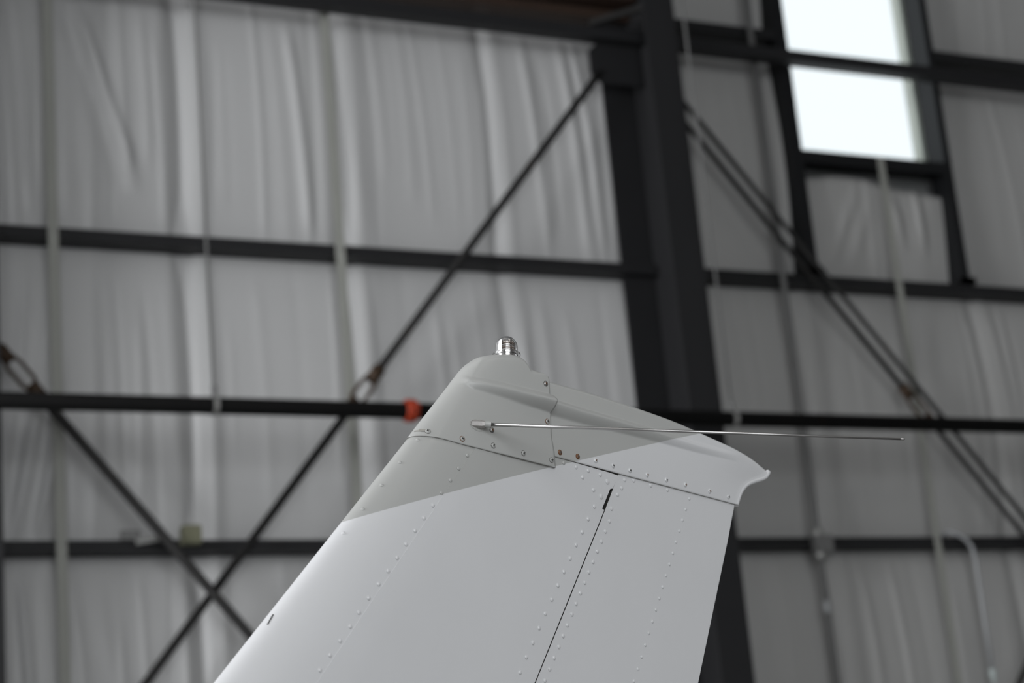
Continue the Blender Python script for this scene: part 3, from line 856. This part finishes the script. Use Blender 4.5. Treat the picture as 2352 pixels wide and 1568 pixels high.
# --- navigation whip antenna
wb = (-0.1824, 0.7224)
wv = Vector((0.442, -0.4087, -0.0814))
wd = wv.normalized()
loc, nor = surface(cap_tree, *wb)
base = loc + nor * 0.0035 - wd * 0.005
ant = tube('whip_antenna', [base + wd * 0.022, base + wv * 0.5, base + wv], [0.0027, 0.0022, 0.0016], M['steel_rod'], tail, 14)
ant['label'] = 'thin steel whip antenna'
lathe('ferrule', [(0.0, -0.009), (0.0042, -0.009), (0.0060, -0.005), (0.0062, 0.009), (0.0048, 0.0135), (0.0, 0.0135)], M['ferrule'], ant, 6, (tuple(base), tuple(wd)), False)
lathe('sleeve', [(0.0, 0.0125), (0.0040, 0.0125), (0.0048, 0.0185), (0.0046, 0.0225), (0.0, 0.0225)], M['grey_paint'], ant, 14, (tuple(base), tuple(wd)))
tip = base + wv
lathe('tip_ball', [(0.0, -0.003), (0.0017, -0.003), (0.0018, 0.0), (0.0012, 0.002), (0.0, 0.003)], M['steel_rod'], ant, 8, (tuple(tip), tuple(wd)))
bm = bmesh.new()
seg = 20
ring_o, ring_i = [], []
rr_ = random.Random(2)
for k in range(seg):
    a = 2 * math.pi * k / seg
    for R_, lst in ((1.0 + rr_.uniform(-0.1, 0.15), ring_o), (0.62, ring_i)):
        p = (wb[0] + math.cos(a) * 0.014 * R_ + 0.001, wb[1] + math.sin(a) * 0.0085 * R_)
        l2, n2 = surface(cap_tree, *p)
        lst.append(bm.verts.new(l2 + n2 * (0.0004 if lst is ring_o else 0.0009)))
for k in range(seg):
    bm.faces.new((ring_o[k], ring_o[(k + 1) % seg], ring_i[(k + 1) % seg], ring_i[k]))
bm.faces.new(ring_i)
obj('grommet', bm, mat_plain('chipped_grommet', (0.42, 0.42, 0.40), 0.6, var=0.25, scale=150, rust=(0.10, 0.095, 0.09), rust_amt=0.6), ant)

# --- anti-collision beacon on the cap
bs, bh = (-0.083, 0.8467)
tilt = Vector((0.10, 0.0, 1.0)).normalized()
bx = ((bs, 0.0, bh), tuple(tilt))
RD = 0.0168
def dome_prof(r_, hc, n=10):
    return [(r_, 0.002)] + [(r_ * math.cos(a), hc + r_ * math.sin(a)) for a in np.linspace(0, math.pi / 2 - 1e-3, n)] + [(0, hc + r_)]
outer = dome_prof(RD, 0.0135)
inner = dome_prof(RD - 0.0012, 0.0135)[::-1]
beacon = lathe('beacon_light', [(0.0, -0.006), (0.0135, -0.006), (0.0135, 0.0), (0.0, 0.0)], M['chrome'], tail, 40, bx)
beacon['label'] = 'clear domed beacon light with stacked rings'
lathe('dome', outer + inner + [(RD, 0.002)], M['glass'], beacon, 40, bx)
lathe('flange', [(RD - 0.001, 0.0), (0.0208, 0.0), (0.0210, 0.0008), (0.0210, 0.0026), (0.0205, 0.0032), (RD - 0.001, 0.0032), (RD - 0.001, 0.0)], M['glass'], beacon, 40, bx)
lathe('core', [(0.0, 0.0), (0.0125, 0.0), (0.0125, 0.004), (0.0098, 0.0045), (0.0098, 0.0225), (0.0, 0.0225)], M['chrome'], beacon, 28, bx, False)
for k in range(5):
    z = 0.0062 + k * 0.0036
    lathe('light_ring', [(0.0095, z), (0.0122, z), (0.0126, z + 0.0007), (0.0122, z + 0.0014), (0.0095, z + 0.0014)], M['pcb'] if k % 2 else M['chrome'], beacon, 24, bx)
    bm = bmesh.new()
    for j in range(9):
        a = 2 * math.pi * (j + 0.3) / 9
        c = Vector((bs, 0, bh)) + tilt * (z + 0.0025) + Vector((math.cos(a), math.sin(a), 0)) * 0.0105
        bmesh.ops.create_uvsphere(bm, u_segments=8, v_segments=5, radius=0.0013, matrix=Matrix.Translation(c))
    for f in bm.faces: f.smooth = True
    led = obj('diode_row', bm, M['led'], beacon)
# bright curved reflector plate on the forward side of the stack
bm = bmesh.new()
az = np.radians(np.linspace(88, 196, 14))
cols = []
for a in az:
    q = []
    for r_, z in ((0.0128, 0.0045), (0.0128, 0.0235), (0.0121, 0.0235), (0.0121, 0.0045)):
        q.append(bm.verts.new(Vector((bs, 0, bh)) + tilt * z + Vector((math.cos(a), math.sin(a), 0)) * r_))
    cols.append(q)
for A, B in zip(cols[:-1], cols[1:]):
    for k in range(4):
        bm.faces.new((A[k], A[(k + 1) % 4], B[(k + 1) % 4], B[k]))
bm.faces.new(cols[0]); bm.faces.new(cols[-1][::-1])
obj('reflector', bm, mat_plain('matt_aluminium', (0.78, 0.76, 0.76), 0.4, metal=0.5, var=0.04, scale=90), beacon)
